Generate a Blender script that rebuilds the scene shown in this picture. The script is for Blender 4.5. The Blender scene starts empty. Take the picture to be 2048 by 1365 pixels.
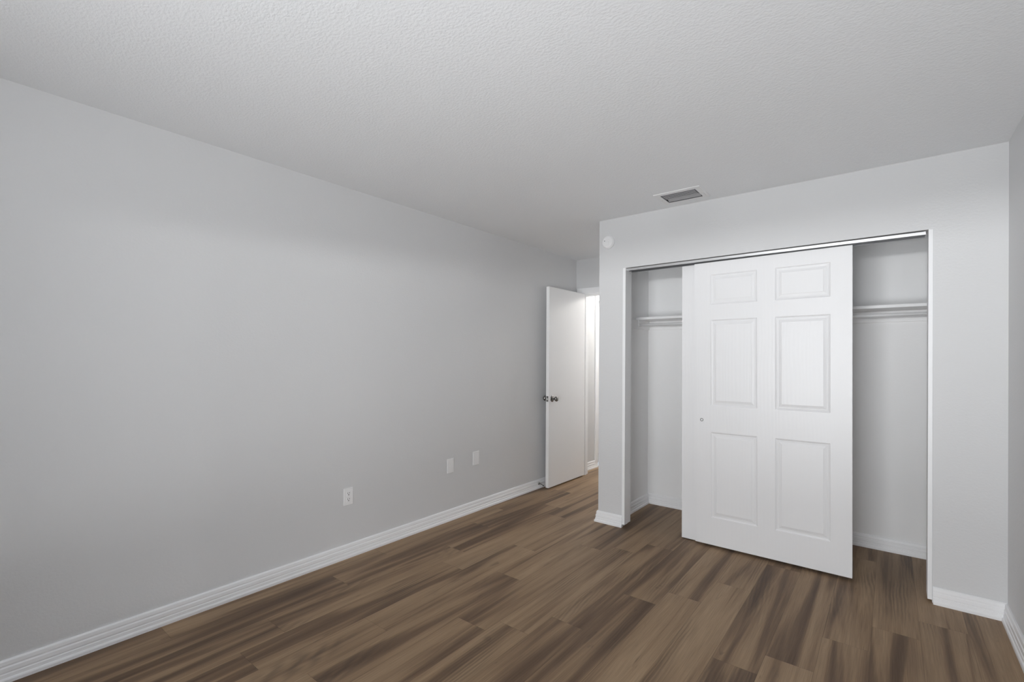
import bpy, bmesh, math, random
from mathutils import Vector, Matrix

random.seed(7)
scene = bpy.context.scene
C = scene.collection

# ------------------------------------------------------------------ camera
cam_data = bpy.data.cameras.new('camera')
cam = bpy.data.objects.new('camera', cam_data)
C.objects.link(cam)
R_ = Vector((0.78235626, 0.62280774, 0.00540406))
U_ = Vector((-0.00268736, -0.00530098, 0.99998234))
F_ = Vector((-0.62282539, 0.78235696, 0.00247355))
M = Matrix.Identity(4)
for i in range(3):
    M[i][0], M[i][1], M[i][2] = R_[i], U_[i], -F_[i]
M[0][3], M[1][3], M[2][3] = 2.80409727, 0.0, 1.32289026
cam.matrix_world = M
cam_data.sensor_fit = 'HORIZONTAL'
cam_data.sensor_width = 36.0
cam_data.lens = 949.98547 / 2048 * 36.0
cam_data.shift_y = 31.714 / 2048
cam_data.clip_start = 0.02
scene.camera = cam

# ------------------------------------------------------------------ world, light, exposure
world = bpy.data.worlds.new('sky')
scene.world = world
world.use_nodes = True
world.node_tree.nodes['Background'].inputs[0].default_value = (0.75, 0.87, 1.0, 1)
world.node_tree.nodes['Background'].inputs[1].default_value = 1.0

def area_light(name, loc, rot, sx, sy, power, col):
    d = bpy.data.lights.new(name, 'AREA')
    d.shape = 'RECTANGLE'; d.size = sx; d.size_y = sy; d.energy = power; d.color = col
    o = bpy.data.objects.new(name, d); C.objects.link(o)
    o.location = loc; o.rotation_euler = rot
    return o
# daylight arriving through the window in the wall behind the camera
area_light('window_daylight', (2.20, -1.16, 1.08), (math.radians(90), 0, 0), 1.5, 1.70, 5, (0.97, 0.985, 1.0))
# bright low horizon far outside, shining almost level through the same window
area_light('horizon_daylight', (3.0, -12.0, 1.35), (math.radians(90), 0, 0), 22.0, 0.7, 3300, (0.97, 0.985, 1.0))

# unseen fill lamp added outside, aimed up through the window to brighten the ceiling
area_light('ceiling_fill_light', (2.6, -5.5, 0.0), (math.radians(180), 0, 0), 7.0, 7.0, 2500, (0.965, 0.985, 1.0))

def point_light(name, loc, power, col, r):
    d = bpy.data.lights.new(name, 'POINT')
    d.energy = power; d.color = col; d.shadow_soft_size = r
    o = bpy.data.objects.new(name, d); C.objects.link(o); o.location = loc
    return o
point_light('hall_lamp_light', (0.52, 5.62, 2.30), 31, (1.0, 0.965, 0.91), 0.09)

scene.view_settings.view_transform = 'Standard'
scene.view_settings.look = 'None'
scene.view_settings.gamma = 1.0
scene.view_settings.use_curve_mapping = False
scene.view_settings.exposure = 0.0
scene.cycles.max_bounces = 14
scene.cycles.diffuse_bounces = 10
scene.cycles.glossy_bounces = 4

# ------------------------------------------------------------------ measurements (metres)
H = 2.44
XC, XI = 0.951, 1.061          # closet pier outer face, closet inside left face
JL0, JL1 = 1.159, 1.182        # left jamb
JR0, JR1 = 2.967, 2.987        # right jamb
XR = 3.275                     # right wall
YC, YB = 3.464, 3.569          # closet front wall, front and back faces
YK = 4.205                     # closet back wall
YD, YE = 4.697, 4.815          # wall with the bedroom doorway
Y0 = -1.00                     # wall behind the camera
YH = 6.70                      # far end of the hall
XH = 1.061                     # hall right wall

# ------------------------------------------------------------------ materials
def new_mat(name):
    m = bpy.data.materials.new(name); m.use_nodes = True
    nt = m.node_tree
    return m, nt, nt.nodes['Principled BSDF']

def node(nt, t, **kw):
    n = nt.nodes.new(t)
    for k, v in kw.items():
        if k in n.inputs.keys():
            n.inputs[k].default_value = v
        else:
            setattr(n, k, v)
    return n

def obj_coord(nt, scale=(1, 1, 1)):
    tc = nt.nodes.new('ShaderNodeTexCoord')
    mp = nt.nodes.new('ShaderNodeMapping')
    mp.inputs['Scale'].default_value = scale
    nt.links.new(tc.outputs['Object'], mp.inputs['Vector'])
    return mp.outputs['Vector']

def paint(name, col, rough=0.55, scales=((140, 2.0, 0.10),), stretch=(1, 1, 1), dist=0.002, spec=0.4):
    m, nt, b = new_mat(name)
    b.inputs['Base Color'].default_value = (*col, 1)
    b.inputs['Roughness'].default_value = rough
    b.inputs['Specular IOR Level'].default_value = spec
    vec = obj_coord(nt, stretch)
    prev = None
    for sc, det, st in scales:
        n = node(nt, 'ShaderNodeTexNoise', Scale=sc, Detail=det, Roughness=0.55)
        nt.links.new(vec, n.inputs['Vector'])
        bu = node(nt, 'ShaderNodeBump', Strength=st, Distance=dist)
        nt.links.new(n.outputs['Fac'], bu.inputs['Height'])
        if prev: nt.links.new(prev, bu.inputs['Normal'])
        prev = bu.outputs['Normal']
    if prev: nt.links.new(prev, b.inputs['Normal'])
    return m

WALL = paint('grey wall paint', (0.697, 0.70, 0.705), 0.5, ((75, 3.0, 0.30), (9, 2.0, 0.25)), (1, 1, 1.3), 0.003)
CLOSET_LIT = paint('wall paint lightened for closet light', (0.89, 0.89, 0.89), 0.5, ((75, 3.0, 0.15), (9, 2.0, 0.15)), (1, 1, 1.3), 0.003)  # room wall paint made paler, standing in for light inside the closet
CEIL = paint('textured ceiling paint', (0.835, 0.848, 0.862), 0.7, ((78, 4.0, 0.5),), (1.0, 1.5, 1.0), 0.0042)
TRIM = paint('white trim paint', (0.90, 0.905, 0.915), 0.35, (), spec=0.45)
DOORW = paint('white door paint', (0.87, 0.87, 0.875), 0.4, ((60, 3.0, 0.04),), spec=0.4)
PLASTIC = paint('white plastic', (0.88, 0.88, 0.885), 0.3, ())
VENTW = paint('white painted steel', (0.80, 0.80, 0.805), 0.4, ())
VENTG = paint('grey louvre steel', (0.40, 0.40, 0.41), 0.45, ())  # blades a darker grey than the white frame
DUCT_SHADE = paint('shade-dark duct', (0.045, 0.045, 0.046), 0.5, ())  # sheet steel coloured near black for the shade between the blades
SHELFW = paint('white shelf paint', (0.88, 0.88, 0.885), 0.4, ())
DARK = paint('dark opening', (0.015, 0.015, 0.016), 0.8, ())
RUBBER = paint('black rubber', (0.02, 0.02, 0.02), 0.6, ())
VINYL = paint('window vinyl', (0.8, 0.8, 0.8), 0.4, ())

def metal(name, col, rough):
    m, nt, b = new_mat(name)
    b.inputs['Base Color'].default_value = (*col, 1)
    b.inputs['Metallic'].default_value = 1.0
    b.inputs['Roughness'].default_value = rough
    n = node(nt, 'ShaderNodeTexNoise', Scale=90.0, Detail=2.0)
    nt.links.new(obj_coord(nt, (0.05, 1, 1)), n.inputs['Vector'])
    mr = node(nt, 'ShaderNodeMapRange')
    mr.inputs['To Min'].default_value = max(0.02, rough - 0.06); mr.inputs['To Max'].default_value = rough + 0.06
    nt.links.new(n.outputs['Fac'], mr.inputs['Value'])
    nt.links.new(mr.outputs['Result'], b.inputs['Roughness'])
    return m
ALU = metal('brushed aluminium', (0.80, 0.80, 0.80), 0.30)
RAIL_SHADE = metal('shade-dark track steel', (0.22, 0.22, 0.225), 0.5)  # inner track coloured dark for the unlit gap above the doors
NICKEL = metal('dark polished nickel', (0.30, 0.29, 0.28), 0.16)
PULLM = metal('satin nickel pull', (0.17, 0.165, 0.16), 0.35)

def moulded_mat():
    """white moulded door skin with a pressed wood grain"""
    m, nt, b = new_mat('white moulded door skin')
    b.inputs['Base Color'].default_value = (0.82, 0.82, 0.828, 1)
    b.inputs['Roughness'].default_value = 0.38
    vec = obj_coord(nt, (1, 1, 1))
    w = node(nt, 'ShaderNodeTexWave', Scale=9.0, Distortion=9.0, Detail=2.0)
    w.inputs['Detail Scale'].default_value = 0.6
    mp = node(nt, 'ShaderNodeMapping'); mp.inputs['Scale'].default_value = (1.6, 1, 0.35)
    nt.links.new(vec, mp.inputs['Vector']); nt.links.new(mp.outputs['Vector'], w.inputs['Vector'])
    n = node(nt, 'ShaderNodeTexNoise', Scale=120.0, Detail=3.0)
    mp2 = node(nt, 'ShaderNodeMapping'); mp2.inputs['Scale'].default_value = (2.0, 1, 0.06)
    nt.links.new(vec, mp2.inputs['Vector']); nt.links.new(mp2.outputs['Vector'], n.inputs['Vector'])
    b1 = node(nt, 'ShaderNodeBump', Strength=0.20, Distance=0.001)
    nt.links.new(w.outputs['Fac'], b1.inputs['Height'])
    b2 = node(nt, 'ShaderNodeBump', Strength=0.10, Distance=0.001)
    nt.links.new(n.outputs['Fac'], b2.inputs['Height']); nt.links.new(b1.outputs['Normal'], b2.inputs['Normal'])
    nt.links.new(b2.outputs['Normal'], b.inputs['Normal'])
    return m
MOULDED = moulded_mat()

def floor_mat():
    m, nt, b = new_mat('brown wood plank vinyl')
    L = nt.links.new
    uv = node(nt, 'ShaderNodeUVMap', uv_map='plank_uv')      # u = metres across, v = metres along, shifted per plank
    ed = node(nt, 'ShaderNodeUVMap', uv_map='edge_uv')       # 0..1 across and along one plank
    at = node(nt, 'ShaderNodeAttribute', attribute_name='plank')
    sep = node(nt, 'ShaderNodeSeparateColor'); L(at.outputs['Color'], sep.inputs['Color'])
    def mapped(sx, sy):
        mp = node(nt, 'ShaderNodeMapping'); mp.inputs['Scale'].default_value = (sx, sy, 1)
        L(uv.outputs['UV'], mp.inputs['Vector']); return mp.outputs['Vector']
    def noise(v, sc, det, rough=0.5, dist=0.0):
        n = node(nt, 'ShaderNodeTexNoise', Scale=sc, Detail=det, Roughness=rough, Distortion=dist)
        L(v, n.inputs['Vector']); return n.outputs['Fac']
    def math_(op, a, c):
        n = node(nt, 'ShaderNodeMath', operation=op)
        for i, x in enumerate((a, c)):
            if isinstance(x, (int, float)): n.inputs[i].default_value = x
            else: L(x, n.inputs[i])
        return n.outputs[0]
    def ramp(fac, stops):
        r = node(nt, 'ShaderNodeValToRGB')
        cr = r.color_ramp
        while len(cr.elements) < len(stops): cr.elements.new(0.5)
        for e, (p, c) in zip(cr.elements, stops): e.position = p; e.color = (*c, 1)
        L(fac, r.inputs['Fac']); return r.outputs['Color']
    broad = noise(mapped(12.0, 0.50), 1.0, 3.0, 0.5, 0.8)                # long streaks along the plank
    soft = noise(mapped(3.0, 1.3), 1.0, 1.0)
    fac = math_('ADD', math_('MULTIPLY', broad, 0.85), math_('MULTIPLY', soft, 0.25))
    tone = math_('MULTIPLY', math_('SUBTRACT', sep.outputs['Red'], 0.5), 0.15)
    fac = math_('ADD', fac, tone)
    col = ramp(fac, [(0.33, (0.122, 0.075, 0.047)), (0.46, (0.190, 0.121, 0.074)), (0.56, (0.310, 0.207, 0.124)), (0.72, (0.385, 0.265, 0.163))])
    # cathedral rings and knots
    wv = node(nt, 'ShaderNodeTexWave', wave_type='RINGS', rings_direction='SPHERICAL', Scale=3.4, Distortion=5.5, Detail=3.0)
    wv.inputs['Detail Scale'].default_value = 1.2
    L(mapped(6.0, 0.9), wv.inputs['Vector'])
    mask = ramp(noise(mapped(5.0, 1.2), 1.0, 1.0), [(0.52, (0, 0, 0)), (0.68, (1, 1, 1))])
    ringf = math_('MULTIPLY', math_('MULTIPLY', wv.outputs['Fac'], mask), 0.38)
    mx = node(nt, 'ShaderNodeMix', data_type='RGBA'); L(ringf, mx.inputs['Factor']); L(col, mx.inputs['A'])
    mx.inputs['B'].default_value = (0.060, 0.043, 0.034, 1)
    # dark mineral flecks
    kn = ramp(noise(mapped(16.0, 3.2), 1.0, 3.0, 0.6, 1.0), [(0.66, (0, 0, 0)), (0.76, (1, 1, 1))])
    mk = node(nt, 'ShaderNodeMix', data_type='RGBA'); L(math_('MULTIPLY', kn, 0.45), mk.inputs['Factor']); L(mx.outputs['Result'], mk.inputs['A'])
    mk.inputs['B'].default_value = (0.048, 0.035, 0.028, 1)
    # fine pores
    fine = ramp(noise(mapped(260.0, 5.0), 1.0, 3.0, 0.6), [(0.30, (0.80, 0.80, 0.80)), (0.70, (1.12, 1.12, 1.12))])
    mf = node(nt, 'ShaderNodeMix', data_type='RGBA', blend_type='MULTIPLY'); mf.inputs['Factor'].default_value = 1.0
    L(mk.outputs['Result'], mf.inputs['A']); L(fine, mf.inputs['B'])
    # bevelled plank joints
    se = node(nt, 'ShaderNodeSeparateXYZ'); L(ed.outputs['UV'], se.inputs['Vector'])
    du = math_('MULTIPLY', math_('MINIMUM', se.outputs['X'], math_('SUBTRACT', 1.0, se.outputs['X'])), 0.1832)
    dv = math_('MULTIPLY', math_('MINIMUM', se.outputs['Y'], math_('SUBTRACT', 1.0, se.outputs['Y'])), 1.222)
    dd = math_('MINIMUM', du, dv)
    mr = node(nt, 'ShaderNodeMapRange'); L(dd, mr.inputs['Value'])
    mr.inputs['From Min'].default_value = 0.0004; mr.inputs['From Max'].default_value = 0.0016
    mr.inputs['To Min'].default_value = 0.72; mr.inputs['To Max'].default_value = 1.0
    mj = node(nt, 'ShaderNodeMix', data_type='RGBA', blend_type='MULTIPLY'); mj.inputs['Factor'].default_value = 1.0
    L(mf.outputs['Result'], mj.inputs['A']); L(mr.outputs['Result'], mj.inputs['B'])
    L(mj.outputs['Result'], b.inputs['Base Color'])
    b.inputs['Roughness'].default_value = 0.48
    b.inputs['Specular IOR Level'].default_value = 0.22
    bu = node(nt, 'ShaderNodeBump', Strength=0.12, Distance=0.001)
    L(fine, bu.inputs['Height'])
    bj = node(nt, 'ShaderNodeBump', Strength=0.35, Distance=0.001)
    L(mr.outputs['Result'], bj.inputs['Height']); L(bu.outputs['Normal'], bj.inputs['Normal'])
    L(bj.outputs['Normal'], b.inputs['Normal'])
    return m
FLOOR = floor_mat()

# ------------------------------------------------------------------ mesh helpers
class MB:
    """collects faces in world coordinates"""
    def __init__(self): self.bm = bmesh.new()
    def box(self, x0, x1, y0, y1, z0, z1, bevel=0.0, seg=2):
        vs = [self.bm.verts.new(v) for v in ((x0,y0,z0),(x1,y0,z0),(x1,y1,z0),(x0,y1,z0),(x0,y0,z1),(x1,y0,z1),(x1,y1,z1),(x0,y1,z1))]
        fs = [self.bm.faces.new([vs[i] for i in f]) for f in ((3,2,1,0),(4,5,6,7),(0,1,5,4),(1,2,6,5),(2,3,7,6),(3,0,4,7))]
        if bevel:
            es = list({e for f in fs for e in f.edges})
            bmesh.ops.bevel(self.bm, geom=es, offset=bevel, segments=seg, affect='EDGES', profile=0.5)
        return self
    def prism(self, pts, fn, a, b):
        """closed 2-D outline pts, fn(p, q, t) -> xyz, from t=a to t=b"""
        A = [self.bm.verts.new(fn(p, q, a)) for p, q in pts]
        B = [self.bm.verts.new(fn(p, q, b)) for p, q in pts]
        n = len(pts)
        for i in range(n):
            self.bm.faces.new((A[i], A[(i+1) % n], B[(i+1) % n], B[i]))
        self.bm.faces.new(A[::-1]); self.bm.faces.new(B)
        return self
    def sweep(self, path, normals, profile):
        """profile (t, z) carried along a plan path; normals[i] = outward unit normal of run i"""
        rings = []
        for i, (px, py) in enumerate(path):
            if i == 0: off = Vector(normals[0])
            elif i == len(path) - 1: off = Vector(normals[-1])
            else: off = Vector(normals[i-1]) + Vector(normals[i])
            rings.append([self.bm.verts.new((px + off.x*t, py + off.y*t, z)) for t, z in profile])
        n = len(profile)
        for r0, r1 in zip(rings, rings[1:]):
            for k in range(n):
                self.bm.faces.new((r0[k], r0[(k+1) % n], r1[(k+1) % n], r1[k]))
        self.bm.faces.new(rings[0][::-1]); self.bm.faces.new(rings[-1])
        return self
    def lathe(self, prof, origin, axis, seg=32, smooth=True):
        """prof = [(distance along axis, radius)]"""
        ax = Vector(axis).normalized()
        s = Vector((0, 0, 1)) if abs(ax.z) < 0.9 else Vector((1, 0, 0))
        e1 = ax.cross(s).normalized(); e2 = ax.cross(e1)
        o = Vector(origin); rings = []
        for d, r in prof:
            if r < 1e-6: rings.append([self.bm.verts.new(o + ax*d)])
            else: rings.append([self.bm.verts.new(o + ax*d + (e1*math.cos(2*math.pi*k/seg) + e2*math.sin(2*math.pi*k/seg))*r) for k in range(seg)])
        for a, b in zip(rings, rings[1:]):
            for k in range(seg):
                k2 = (k+1) % seg
                if len(a) == 1 and len(b) == 1: continue
                if len(a) == 1: f = self.bm.faces.new((a[0], b[k], b[k2]))
                elif len(b) == 1: f = self.bm.faces.new((a[k], b[0], a[k2]))
                else: f = self.bm.faces.new((a[k], b[k], b[k2], a[k2]))
                f.smooth = smooth
        return self
    def tube(self, pts, r, seg=10):
        P = [Vector(p) for p in pts]; rings = []
        for i, p in enumerate(P):
            d = (P[min(i+1, len(P)-1)] - P[max(i-1, 0)]).normalized()
            s = Vector((0, 0, 1)) if abs(d.z) < 0.9 else Vector((1, 0, 0))
            e1 = d.cross(s).normalized(); e2 = d.cross(e1)
            rings.append([self.bm.verts.new(p + (e1*math.cos(2*math.pi*k/seg) + e2*math.sin(2*math.pi*k/seg))*r) for k in range(seg)])
        for a, b in zip(rings, rings[1:]):
            for k in range(seg):
                f = self.bm.faces.new((a[k], a[(k+1) % seg], b[(k+1) % seg], b[k])); f.smooth = True
        self.bm.faces.new(rings[0][::-1]); self.bm.faces.new(rings[-1])
        return self

def world_loc(o):
    v = Vector(o.location)
    while o.parent: o = o.parent; v += Vector(o.location)
    return v

def build(name, mb, mat, parent=None, origin=None, label=None):
    """one mesh object; faces are given in world coordinates and moved to the object's own origin"""
    base = world_loc(parent) if parent else Vector((0, 0, 0))
    org = Vector(origin) if origin is not None else base
    bm = mb.bm
    bmesh.ops.recalc_face_normals(bm, faces=bm.faces)
    bmesh.ops.translate(bm, verts=bm.verts, vec=-org)
    me = bpy.data.meshes.new(name); bm.to_mesh(me); bm.free()
    me.materials.append(mat)
    o = bpy.data.objects.new(name, me); C.objects.link(o)
    if parent: o.parent = parent
    o.location = org - base
    if label: o['label'] = label
    return o

def tag(o, label, cat, group=None, kind=None):
    o['label'] = label; o['category'] = cat
    if group: o['group'] = group
    if kind: o['kind'] = kind
    return o

def thing(name, label, cat, loc, group=None, kind=None):
    o = bpy.data.objects.new(name, None); C.objects.link(o)
    o.empty_display_size = 0.1; o.location = loc
    return tag(o, label, cat, group, kind)

def struct(name, mb, mat, label, cat, parent=None):
    o = build(name, mb, mat, parent)
    return tag(o, label, cat, kind='structure')

# ------------------------------------------------------------------ floor of planks
def make_floor():
    W, LEN, X_FIRST = 0.1832, 1.222, 0.173
    joints = {0: 1.975, 1: 1.573, 2: 1.111, 3: 0.909, 4: 1.426, 5: 1.026, 6: 1.729, 7: 1.832, 8: 2.034, 9: 2.488,
              10: 2.664, 11: 2.968, 12: 2.206, 13: 2.373, 14: 2.700, 15: 2.960, 16: 1.95, 17: 2.45, 18: 2.1}
    bm = bmesh.new()
    uvl = bm.loops.layers.uv.new('plank_uv'); edl = bm.loops.layers.uv.new('edge_uv')
    rnd = random.Random(11)
    ya, yb = Y0, YH
    cols = {}
    for k in range(0, 18):
        x0 = X_FIRST + W*(k-1); x1 = x0 + W
        cx0, cx1 = max(x0, -0.13), min(x1, XR + 0.12)
        y = joints[k] - LEN*4
        while y < yb:
            c0, c1 = max(y, ya), min(y + LEN, yb)
            if c1 > c0 + 1e-4:
                vs = [bm.verts.new(p) for p in ((cx0, c0, 0), (cx1, c0, 0), (cx1, c1, 0), (cx0, c1, 0))]
                f = bm.faces.new(vs)
                ou, ov, flip = rnd.uniform(0, 40), rnd.uniform(0, 40), rnd.choice((-1, 1))
                cols[f] = (rnd.random(), rnd.random(), rnd.random(), 1)
                for lp in f.loops:
                    px, py = lp.vert.co.x, lp.vert.co.y
                    lp[uvl].uv = (ou + (px - x0)*flip, ov + (py - y)*flip)
                    lp[edl].uv = ((px - x0)/W, (py - y)/LEN)
            y += LEN
    bm.faces.index_update()
    order = [cols[f] for f in bm.faces]
    me = bpy.data.meshes.new('floor'); bm.to_mesh(me); bm.free()
    at = me.attributes.new('plank', 'FLOAT_COLOR', 'FACE')
    for i, c in enumerate(order): at.data[i].color = c
    me.materials.append(FLOOR)
    o = bpy.data.objects.new('floor', me); C.objects.link(o)
    return tag(o, 'brown wood plank floor running from the room into the closet and hall', 'floor', kind='structure')
make_floor()

# ------------------------------------------------------------------ shell
HX0, HX1, HY0, HY1 = 1.570, 1.803, 3.166, 3.344      # duct hole of the air vent
mb = MB().box(-0.13, HX0, Y0 - 0.12, YH + 0.1, H, H + 0.1).box(HX1, XR + 0.12, Y0 - 0.12, YH + 0.1, H, H + 0.1)
mb.box(HX0, HX1, Y0 - 0.12, HY0, H, H + 0.1).box(HX0, HX1, HY1, YH + 0.1, H, H + 0.1)
struct('ceiling', mb, CEIL, 'white textured ceiling above the whole room', 'ceiling')
struct('wall_left', MB().box(-0.13, 0, Y0, YD, 0, H), WALL, 'long light grey wall with the outlet and two wall plates', 'wall')
struct('wall_right', MB().box(XR, XR + 0.12, Y0, YK + 0.1, 0, H), WALL, 'grey wall seen as a narrow strip past the closet', 'wall')
# closet front wall: two piers and a header (its underside falls a little to the left)
mb = MB().box(XC, JL0, YC, YB, 0, H).box(JR1, XR, YC, YB, 0, H)
mb.prism([(JL0, 2.0345), (JR1, 2.0425), (JR1, H), (JL0, H)], lambda p, q, t: (p, t, q), YC, YB)
struct('wall_front', mb, WALL, 'light grey wall around the closet opening', 'wall')
struct('wall_closet_left', MB().box(XI - 0.012, XI, YB, YK, 0, H), CLOSET_LIT, 'lightened side wall inside the closet on the left', 'wall')
struct('wall_closet_right', MB().box(XR - 0.012, XR, YB, YK, 0, H), CLOSET_LIT, 'lightened side wall inside the closet on the right', 'wall')
struct('wall_alcove', MB().box(XC, XI - 0.012, YB, YD, 0, H), WALL, 'grey side wall between the closet and the doorway alcove', 'wall')
struct('wall_closet', MB().box(XI, XR, YK, YK + 0.1, 0, H), CLOSET_LIT, 'grey back wall inside the closet', 'wall')
mb = MB().box(-0.13, 0.072, YD, YE, 0, H).box(0.072, 0.885, YD, YE, 2.056, H).box(0.885, XI, YD, YE, 0, H)
struct('wall_doorway', mb, WALL, 'grey wall above the open bedroom door', 'wall')
# hall beyond the doorway
mb = MB().box(-0.13, 0, YE, 5.20, 0, H).box(-0.13, 0, 5.20, 6.02, 2.03, H).box(-0.13, 0, 6.02, YH, 0, H).box(-0.145, -0.11, 5.20, 6.02, 0, 2.03)
struct('wall_hall', mb, WALL, 'brightly lit hall wall seen through the doorway', 'wall')
struct('wall_hall_right', MB().box(XH, XH + 0.1, YE, YH, 0, H), WALL, 'hall wall hidden behind the closet', 'wall')
struct('wall_hall_end', MB().box(-0.13, XH + 0.1, YH, YH + 0.1, 0, H), WALL, 'end wall of the hall', 'wall')
# wall behind the camera with a wide window
WX0, WX1, WZ0, WZ1 = 1.45, 2.95, 0.22, 1.93
mb = MB().box(-0.13, WX0, Y0 - 0.12, Y0, 0, H).box(WX1, XR + 0.12, Y0 - 0.12, Y0, 0, H).box(WX0, WX1, Y0 - 0.12, Y0, 0, WZ0).box(WX0, WX1, Y0 - 0.12, Y0, WZ1, H)
struct('wall_back', mb, WALL, 'grey window wall behind the viewer', 'wall')
w = thing('window_1', 'white framed window in the wall behind the viewer', 'window', ((WX0+WX1)/2, Y0 - 0.06, WZ0), kind='structure')
fw = 0.045
mb = MB().box(WX0, WX0+fw, Y0-0.10, Y0-0.05, WZ0, WZ1).box(WX1-fw, WX1, Y0-0.10, Y0-0.05, WZ0, WZ1)
mb.box(WX0+fw, WX1-fw, Y0-0.10, Y0-0.05, WZ0, WZ0+fw).box(WX0+fw, WX1-fw, Y0-0.10, Y0-0.05, WZ1-fw, WZ1)
mb.box((WX0+WX1)/2-0.03, (WX0+WX1)/2+0.03, Y0-0.10, Y0-0.05, WZ0+fw, WZ1-fw)
build('frame', mb, VINYL, w)
build('sill', MB().box(WX0-0.03, WX1+0.03, Y0-0.045, Y0+0.03, WZ0-0.022, WZ0, 0.004), TRIM, w)

# ------------------------------------------------------------------ baseboards
PROF = [(0, 0), (0.025, 0), (0.025, 0.013), (0.0225, 0.018), (0.0185, 0.0205), (0.0175, 0.034), (0.0145, 0.0365),
        (0.0145, 0.040), (0.0160, 0.043), (0.0150, 0.058), (0.0115, 0.0625), (0.0115, 0.066), (0.0125, 0.069), (0.0105, 0.083), (0.0060, 0.0885), (0, 0.0885)]
struct('baseboard_left', MB().sweep([(0, Y0), (0, YD)], [(1, 0)], PROF), TRIM, 'white profiled baseboard along the long left wall', 'baseboard')
struct('baseboard_front', MB().sweep([(JL0 + 0.005, YC + 0.004), (JL0 + 0.005, YC), (XC, YC), (XC, YD)][1:], [(0, -1), (-1, 0)], PROF), TRIM,
       'short white baseboard wrapping the pier left of the closet', 'baseboard')
struct('baseboard_right', MB().sweep([(JR1 + 0.003, YC), (XR, YC), (XR, Y0)], [(0, -1), (-1, 0)], PROF), TRIM,
       'white baseboard right of the closet turning along the right wall', 'baseboard')
struct('baseboard_closet', MB().sweep([(XI, YB), (XI, YK), (XR, YK), (XR, YB)], [(1, 0), (0, -1), (-1, 0)], PROF), TRIM,
       'white baseboard around the inside of the closet', 'baseboard')
struct('baseboard_hall', MB().sweep([(0, YE), (0, 5.185)], [(1, 0)], PROF), TRIM, 'white baseboard on the lit hall wall', 'baseboard')

# ------------------------------------------------------------------ closet trim
struct('trim_1', MB().box(JL0, JL1, YC - 0.005, YB, 0.021, 2.0345, 0.0015), TRIM, 'white jamb on the left of the closet opening', 'jamb')
struct('trim_2', MB().box(JR0, JR1, YC - 0.005, YB, 0.016, 2.0425, 0.0015), TRIM, 'white jamb on the right of the closet opening', 'jamb')

# bedroom doorway casing and jamb
mb = MB()
for y0, y1 in ((YD - 0.014, YD), (YE, YE + 0.014)):
    mb.box(0.016, 0.078, y0, y1, 0, 2.115, 0.003).box(0.879, 0.941, y0, y1, 0, 2.115, 0.003).box(0.078, 0.879, y0, y1, 2.048, 2.115, 0.003)
mb.box(0.0721, 0.090, YD, YE, 0, 2.0559).box(0.867, 0.8849, YD, YE, 0, 2.0559).box(0.090, 0.867, YD, YE, 2.038, 2.0559)
mb.box(0.090, 0.101, YD + 0.040, YD + 0.075, 0, 2.038).box(0.856, 0.867, YD + 0.040, YD + 0.075, 0, 2.038).box(0.101, 0.856, YD + 0.040, YD + 0.075, 2.027, 2.038)
struct('trim_3', mb, TRIM, 'white casing and frame around the bedroom doorway', 'door frame')
mb = MB().box(0, 0.015, 5.137, 5.205, 0, 2.10, 0.003).box(0, 0.015, 5.205, 6.02, 2.03, 2.10, 0.003).box(0, 0.015, 6.02, 6.085, 0, 2.10, 0.003)
struct('trim_4', mb, TRIM, 'white casing on the hall wall beyond the doorway', 'door frame')
d2 = build('door_2', MB().box(-0.05, -0.012, 5.206, 6.014, 0.155, 1.955, 0.002), DOORW, origin=(-0.03, 5.206, 0.155))
tag(d2, 'white hall closet door seen as a sliver past the pier', 'door', kind='structure')

# ------------------------------------------------------------------ bedroom door standing open
d = thing('door_1', 'plain white bedroom door standing open against the left wall', 'door', (0.099, 4.69, 0.014), kind='structure')
build('slab', MB().box(0.083, 0.118, 3.972, 4.688, 0.014, 2.047, 0.0015), DOORW, d)
KZ, KY = 0.912, 4.033
def knob_parts(face_x, s):
    k = build('knob', MB().lathe([(0.006, 0.0135), (0.014, 0.011), (0.028, 0.0105), (0.034, 0.014), (0.040, 0.022), (0.047, 0.0265), (0.056, 0.0265), (0.062, 0.023), (0.066, 0.014), (0.067, 0.0)],
              (face_x, KY, KZ), (s, 0, 0)), NICKEL, d)
    build('rose', MB().lathe([(0, 0.033), (0.003, 0.0325), (0.007, 0.027), (0.009, 0.018), (0.010, 0.0115), (0.010, 0)], (face_x, KY, KZ), (s, 0, 0)), NICKEL, k)
knob_parts(0.118, 1)
knob_parts(0.083, -1)
lp = build('latch_plate', MB().box(0.0882, 0.1128, 3.9702, 3.9722, KZ - 0.028, KZ + 0.028, 0.0005), NICKEL, d)
build('latch_bolt', MB().box(0.094, 0.107, 3.962, 3.9702, KZ - 0.009, KZ + 0.009, 0.002), ALU, lp)
# spring door stop on the baseboard
ds = thing('door_stop', 'small metal spring door stop on the baseboard by the open door', 'door stop', (0.020, 3.950, 0.054))
build('base', MB().lathe([(-0.006, 0.013), (0.003, 0.012), (0.006, 0.007), (0.006, 0)], (0.020, 3.950, 0.052), (1, 0, 0), 20), NICKEL, ds)
pts = []
for k in range(0, 15*10 + 1):
    t = k/150; a = 2*math.pi*15*t
    pts.append((0.025 + 0.044*t, 3.950 + 0.0035*math.cos(a), 0.052 - 0.010*t*t - 0.004*t + 0.0035*math.sin(a)))
build('spring', MB().tube(pts, 0.0012, 6), NICKEL, ds)
build('tip', MB().lathe([(0, 0), (0, 0.005), (0.008, 0.0055), (0.010, 0.003), (0.010, 0)], (0.068, 3.950, 0.038), (1, 0, -0.25), 16), RUBBER, ds)

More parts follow.
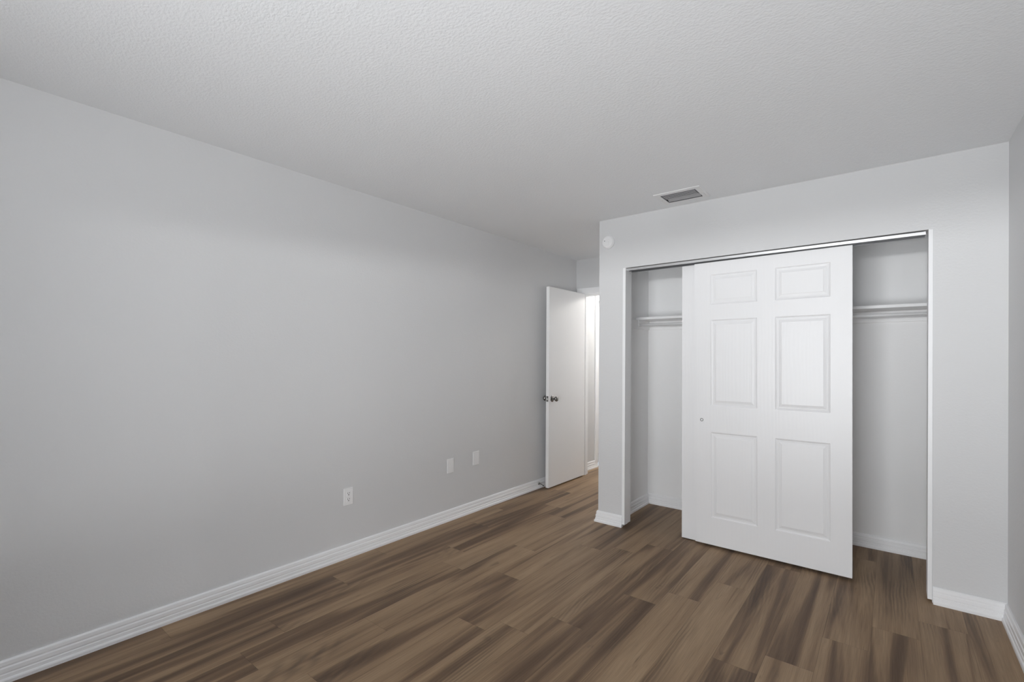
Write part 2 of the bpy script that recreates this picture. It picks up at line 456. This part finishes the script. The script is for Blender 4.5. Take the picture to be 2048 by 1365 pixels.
# ------------------------------------------------------------------ sliding closet doors
PX = [0.0, 0.108, 0.405, 0.511, 0.811, 0.920]          # stiles and panel columns
PZ = [0.0, 0.193, 0.792, 0.978, 1.583, 1.690, 1.902, 1.990]
def closet_door(name, label, BL, BR, TR, TL, yf, th, pull_uv):
    """moulded six-panel slab whose front corners are given as (x, z)"""
    W_, H_ = PX[-1], PZ[-1]
    def pos(x, z, dep):
        s, t = x/W_, z/H_
        px = (BL[0]*(1-s) + BR[0]*s)*(1-t) + (TL[0]*(1-s) + TR[0]*s)*t
        pz = (BL[1]*(1-s) + BR[1]*s)*(1-t) + (TL[1]*(1-s) + TR[1]*s)*t
        return (px, yf + dep, pz)
    root = thing(name, label, 'closet door', pos(W_/2, 0, th/2), kind='thing')
    mb = MB(); bm = mb.bm; cache = {}
    def V(x, z, dep):
        k = (round(x, 5), round(z, 5), round(dep, 5))
        if k not in cache: cache[k] = bm.verts.new(pos(x, z, dep))
        return cache[k]
    RING = [(0.0, 0.0), (0.0035, 0.0028), (0.0080, 0.0050), (0.0120, 0.0058), (0.0150, 0.0047), (0.0190, 0.0050), (0.0340, 0.0018), (0.0365, 0.0005)]
    for side in (0, 1):
        def dp(v): return v if side == 0 else th - v
        for i in range(len(PX)-1):
            for j in range(len(PZ)-1):
                x0, x1, z0, z1 = PX[i], PX[i+1], PZ[j], PZ[j+1]
                if i in (1, 3) and j in (1, 3, 5):
                    loops = [[V(x0+a, z0+a, dp(b)), V(x1-a, z0+a, dp(b)), V(x1-a, z1-a, dp(b)), V(x0+a, z1-a, dp(b))] for a, b in RING]
                    for A, B in zip(loops, loops[1:]):
                        for k in range(4): bm.faces.new((A[k], A[(k+1) % 4], B[(k+1) % 4], B[k]))
                    bm.faces.new(loops[-1])
                else:
                    bm.faces.new((V(x0, z0, dp(0)), V(x1, z0, dp(0)), V(x1, z1, dp(0)), V(x0, z1, dp(0))))
    for i in range(len(PX)-1):
        for z in (0, H_): bm.faces.new((V(PX[i], z, 0), V(PX[i+1], z, 0), V(PX[i+1], z, th), V(PX[i], z, th)))
    for j in range(len(PZ)-1):
        for x in (0, W_): bm.faces.new((V(x, PZ[j], 0), V(x, PZ[j+1], 0), V(x, PZ[j+1], th), V(x, PZ[j], th)))
    build('slab', mb, MOULDED, root)
    c = pos(pull_uv[0], pull_uv[1], 0)
    build('finger_pull', MB().lathe([(-0.001, 0.0), (-0.001, 0.0065), (0.0015, 0.0072), (0.003, 0.0098), (0.0005, 0.0110), (-0.0015, 0.0110)], c, (0, -1, 0), 24), PULLM, root, label='small round metal pull')
    return root
closet_door('sliding_closet_door', 'white six-panel sliding closet door in front, with the round pull', (1.717, 0.020), (2.631, 0.018), (2.6262, 2.0105), (1.7015, 2.0040), 3.485, 0.032, (0.047, 0.874))
closet_door('sliding_closet_door', 'white sliding closet door mostly hidden behind the front one', (1.6040, 0.0075), (2.525, 0.0075), (2.520, 2.0140), (1.5985, 2.0070), 3.532, 0.032, (0.873, 0.874))

# aluminium track under the header (falls very slightly to the left like the header)
tk = thing('door_track', 'aluminium sliding door track under the closet header', 'track', (2.07, 3.52, 2.03))
TX0, TX1 = JL1 + 0.002, 2.957
def slope(x): return (x - TX0)/(TX1 - TX0)*0.0055
def rails(parts):
    mb = MB()
    for (y0, y1, z0, z1) in parts:
        mb.prism([(y0, z0), (y1, z0), (y1, z1), (y0, z1)], lambda p, q, t: (t, p, q + slope(t)), TX0, TX1)
    return mb
build('fascia', rails(((3.4725, 3.4750, 2.0130, 2.0295), (3.4750, 3.4790, 2.0130, 2.0145))), ALU, tk)
build('roller_channel', rails(((3.4750, 3.566, 2.0280, 2.0295), (3.5225, 3.5250, 2.0145, 2.0280), (3.5635, 3.566, 2.0125, 2.0280))), RAIL_SHADE, tk)

# ------------------------------------------------------------------ closet shelf and rod
mb = MB().box(XI, XI + 0.018, 3.60, YK - 0.018, 1.585, 1.662, 0.0015).box(XI, XR - 0.012, YK - 0.018, YK, 1.585, 1.662, 0.0015).box(XR - 0.030, XR - 0.012, 3.60, YK - 0.018, 1.585, 1.662, 0.0015)
struct('trim_5', mb, CLOSET_LIT, 'painted cleat boards under the closet shelf', 'trim')
sh = build('closet_shelf', MB().box(XI + 0.0005, XR - 0.0125, 3.930, YK - 0.0005, 1.6625, 1.683, 0.002), SHELFW, origin=((XI+XR)/2, 4.06, 1.6625))
tag(sh, 'white closet shelf on wall cleats behind the sliding doors', 'shelf')
rd = thing('closet_rod', 'white hanging rod under the front edge of the closet shelf', 'clothes rod', ((XI+XR)/2, 3.945, 1.617))
build('pole', MB().lathe([(0, 0), (0, 0.0105), (XR-XI-0.056, 0.0105), (XR-XI-0.056, 0)], (XI + 0.022, 3.945, 1.617), (1, 0, 0), 20), SHELFW, rd)
for x, s in ((XI + 0.018, 1), (XR - 0.030, -1)):
    build('rod_socket', MB().box(min(x, x + s*0.006), max(x, x + s*0.006), 3.932, 3.958, 1.599, 1.6615, 0.002).lathe([(0.006, 0.016), (0.016, 0.015), (0.016, 0.011), (0.006, 0.011)], (x, 3.945, 1.617), (s, 0, 0), 20), SHELFW, rd)

# ------------------------------------------------------------------ wall plates
def blank_plate(y0, y1, z0, z1, label):
    o = build('wall_plate', MB().box(-0.0005, 0.006, y0, y1, z0, z1, 0.0022, 2), PLASTIC, origin=(0, (y0+y1)/2, z0))
    tag(o, label, 'wall plate', 'blank wall plates on the left wall')
    return o
blank_plate(2.686, 2.758, 0.3835, 0.4985, 'blank white wall plate, the one nearer the outlet')
p2 = blank_plate(2.989, 3.064, 0.398, 0.5135, 'blank white wall plate, the one nearer the open door')

ot = thing('wall_outlet', 'white duplex electrical outlet low on the left wall', 'outlet', (0, 1.789, 0.346))
build('cover_plate', MB().box(-0.0005, 0.006, 1.7545, 1.8225, 0.3455, 0.4565, 0.0022, 2), PLASTIC, ot)
for zc in (0.4205, 0.3815):
    r = build('receptacle', MB().box(0.004, 0.0076, 1.7725, 1.8045, zc - 0.0160, zc + 0.0160, 0.0012), PLASTIC, ot)
    mb = MB().box(0.0070, 0.0078, 1.7805, 1.7829, zc - 0.001, zc + 0.0085).box(0.0070, 0.0078, 1.7935, 1.7961, zc + 0.0005, zc + 0.0085)
    mb.lathe([(0.0070, 0), (0.0070, 0.0033), (0.0079, 0.0033), (0.0079, 0)], (0, 1.7884, zc - 0.0075), (1, 0, 0), 16)
    build('slot', mb, DARK, r)

# ------------------------------------------------------------------ smoke alarm
sa = thing('smoke_alarm', 'round white smoke alarm high on the closet wall', 'smoke alarm', (1.031, YC, 2.2565))
SC = (1.031, YC, 2.2565)
build('base', MB().lathe([(0, 0), (0, 0.053), (0.008, 0.053), (0.010, 0.050), (0.010, 0)], SC, (0, -1, 0), 48), PLASTIC, sa)
build('cover', MB().lathe([(0.009, 0.0490), (0.018, 0.0480), (0.023, 0.0445), (0.0255, 0.038), (0.0262, 0.027), (0.0250, 0.0245), (0.0262, 0.021), (0.0266, 0)], SC, (0, -1, 0), 48), PLASTIC, sa)
build('test_button', MB().lathe([(0.0255, 0.009), (0.0285, 0.0085), (0.0290, 0.006), (0.0290, 0)], (1.036, YC, 2.252), (0, -1, 0), 24), PLASTIC, sa)
build('indicator', MB().box(1.007, 1.0125, YC - 0.0270, YC - 0.0245, 2.262, 2.269, 0.0008), DARK, sa)

# ------------------------------------------------------------------ ceiling register
vt = thing('ceiling_vent', 'white louvred air vent in the ceiling before the closet', 'air vent', (1.684, 3.252, H))
VX0, VX1, VY0, VY1 = 1.534, 1.842, 3.130, 3.375
SX0, SX1, SY0, SY1 = 1.570, 1.803, 3.166, 3.344
mb = MB()
ringp = [(0, H + 0.0), (0.0, H - 0.003), (0.004, H - 0.006), (0.030, H - 0.007), (0.0345, H - 0.006), (0.0345, H + 0.0)]
outer = lambda o_: [(VX0 + o_*(SX0-VX0)/0.0345, VY0 + o_*(SY0-VY0)/0.0345), (VX1 - o_*(VX1-SX1)/0.0345, VY0 + o_*(SY0-VY0)/0.0345),
                    (VX1 - o_*(VX1-SX1)/0.0345, VY1 - o_*(VY1-SY1)/0.0345), (VX0 + o_*(SX0-VX0)/0.0345, VY1 - o_*(VY1-SY1)/0.0345)]
rings = [[mb.bm.verts.new((x, y, z)) for x, y in outer(o_)] for o_, z in ringp]
for A, B in zip(rings, rings[1:] + rings[:1]):
    for k in range(4): mb.bm.faces.new((A[k], A[(k+1) % 4], B[(k+1) % 4], B[k]))
build('frame', mb, VENTW, vt)
mb = MB()
t = 0.001
mb.box(SX0 + t, SX1 - t, SY0 + t, SY0 + 2*t, H - 0.004, H + 0.095).box(SX0 + t, SX1 - t, SY1 - 2*t, SY1 - t, H - 0.004, H + 0.095)
mb.box(SX0 + t, SX0 + 2*t, SY0 + 2*t, SY1 - 2*t, H - 0.004, H + 0.095).box(SX1 - 2*t, SX1 - t, SY0 + 2*t, SY1 - 2*t, H - 0.004, H + 0.095)
mb.box(SX0 + t, SX1 - t, SY0 + t, SY1 - t, H + 0.095, H + 0.097)
build('duct', mb, DUCT_SHADE, vt)
def blade(yc, w, ang, zc):
    # curved louvre blade running along x
    n = 5; th_ = 0.0007; top = []; bot = []
    for k in range(n + 1):
        a = (k/n - 0.5)*w; bow = 0.0025*(1 - (2*k/n - 1)**2)
        c, s_ = math.cos(ang), math.sin(ang)
        top.append((yc + a*c - (bow + th_)*s_, zc + a*s_ + (bow + th_)*c)); bot.append((yc + a*c - bow*s_, zc + a*s_ + bow*c))
    build('blade', MB().prism(bot + top[::-1], lambda p, r, x: (x, p, r), SX0 + 0.0022, SX1 - 0.009), VENTG, vt)
for i in range(5):
    blade(SY0 + 0.012 + i*0.0225, 0.0078, math.radians(-16), H - 0.0015)
blade(SY1 - 0.030, 0.034, math.radians(-16), H + 0.001)
build('lever', MB().box(1.825, 1.8275, 3.262, 3.345, H - 0.011, H - 0.006, 0.0006), VENTW, vt)
for sy in (3.255,):
    for sx in (1.552, 1.8165):
        build('screw', MB().lathe([(0.0065, 0.004), (0.008, 0.0035), (0.0085, 0)], (sx, sy, H), (0, 0, -1), 14), ALU, vt)

# ------------------------------------------------------------------ hall ceiling lamp (the light of the hall)
hl = thing('ceiling_lamp', 'round flush ceiling lamp lighting the hall', 'ceiling lamp', (0.52, 5.62, H))
build('pan', MB().lathe([(0, 0), (0, 0.13), (0.018, 0.13), (0.022, 0.12), (0.022, 0)], (0.52, 5.62, H), (0, 0, -1), 40), PLASTIC, hl)
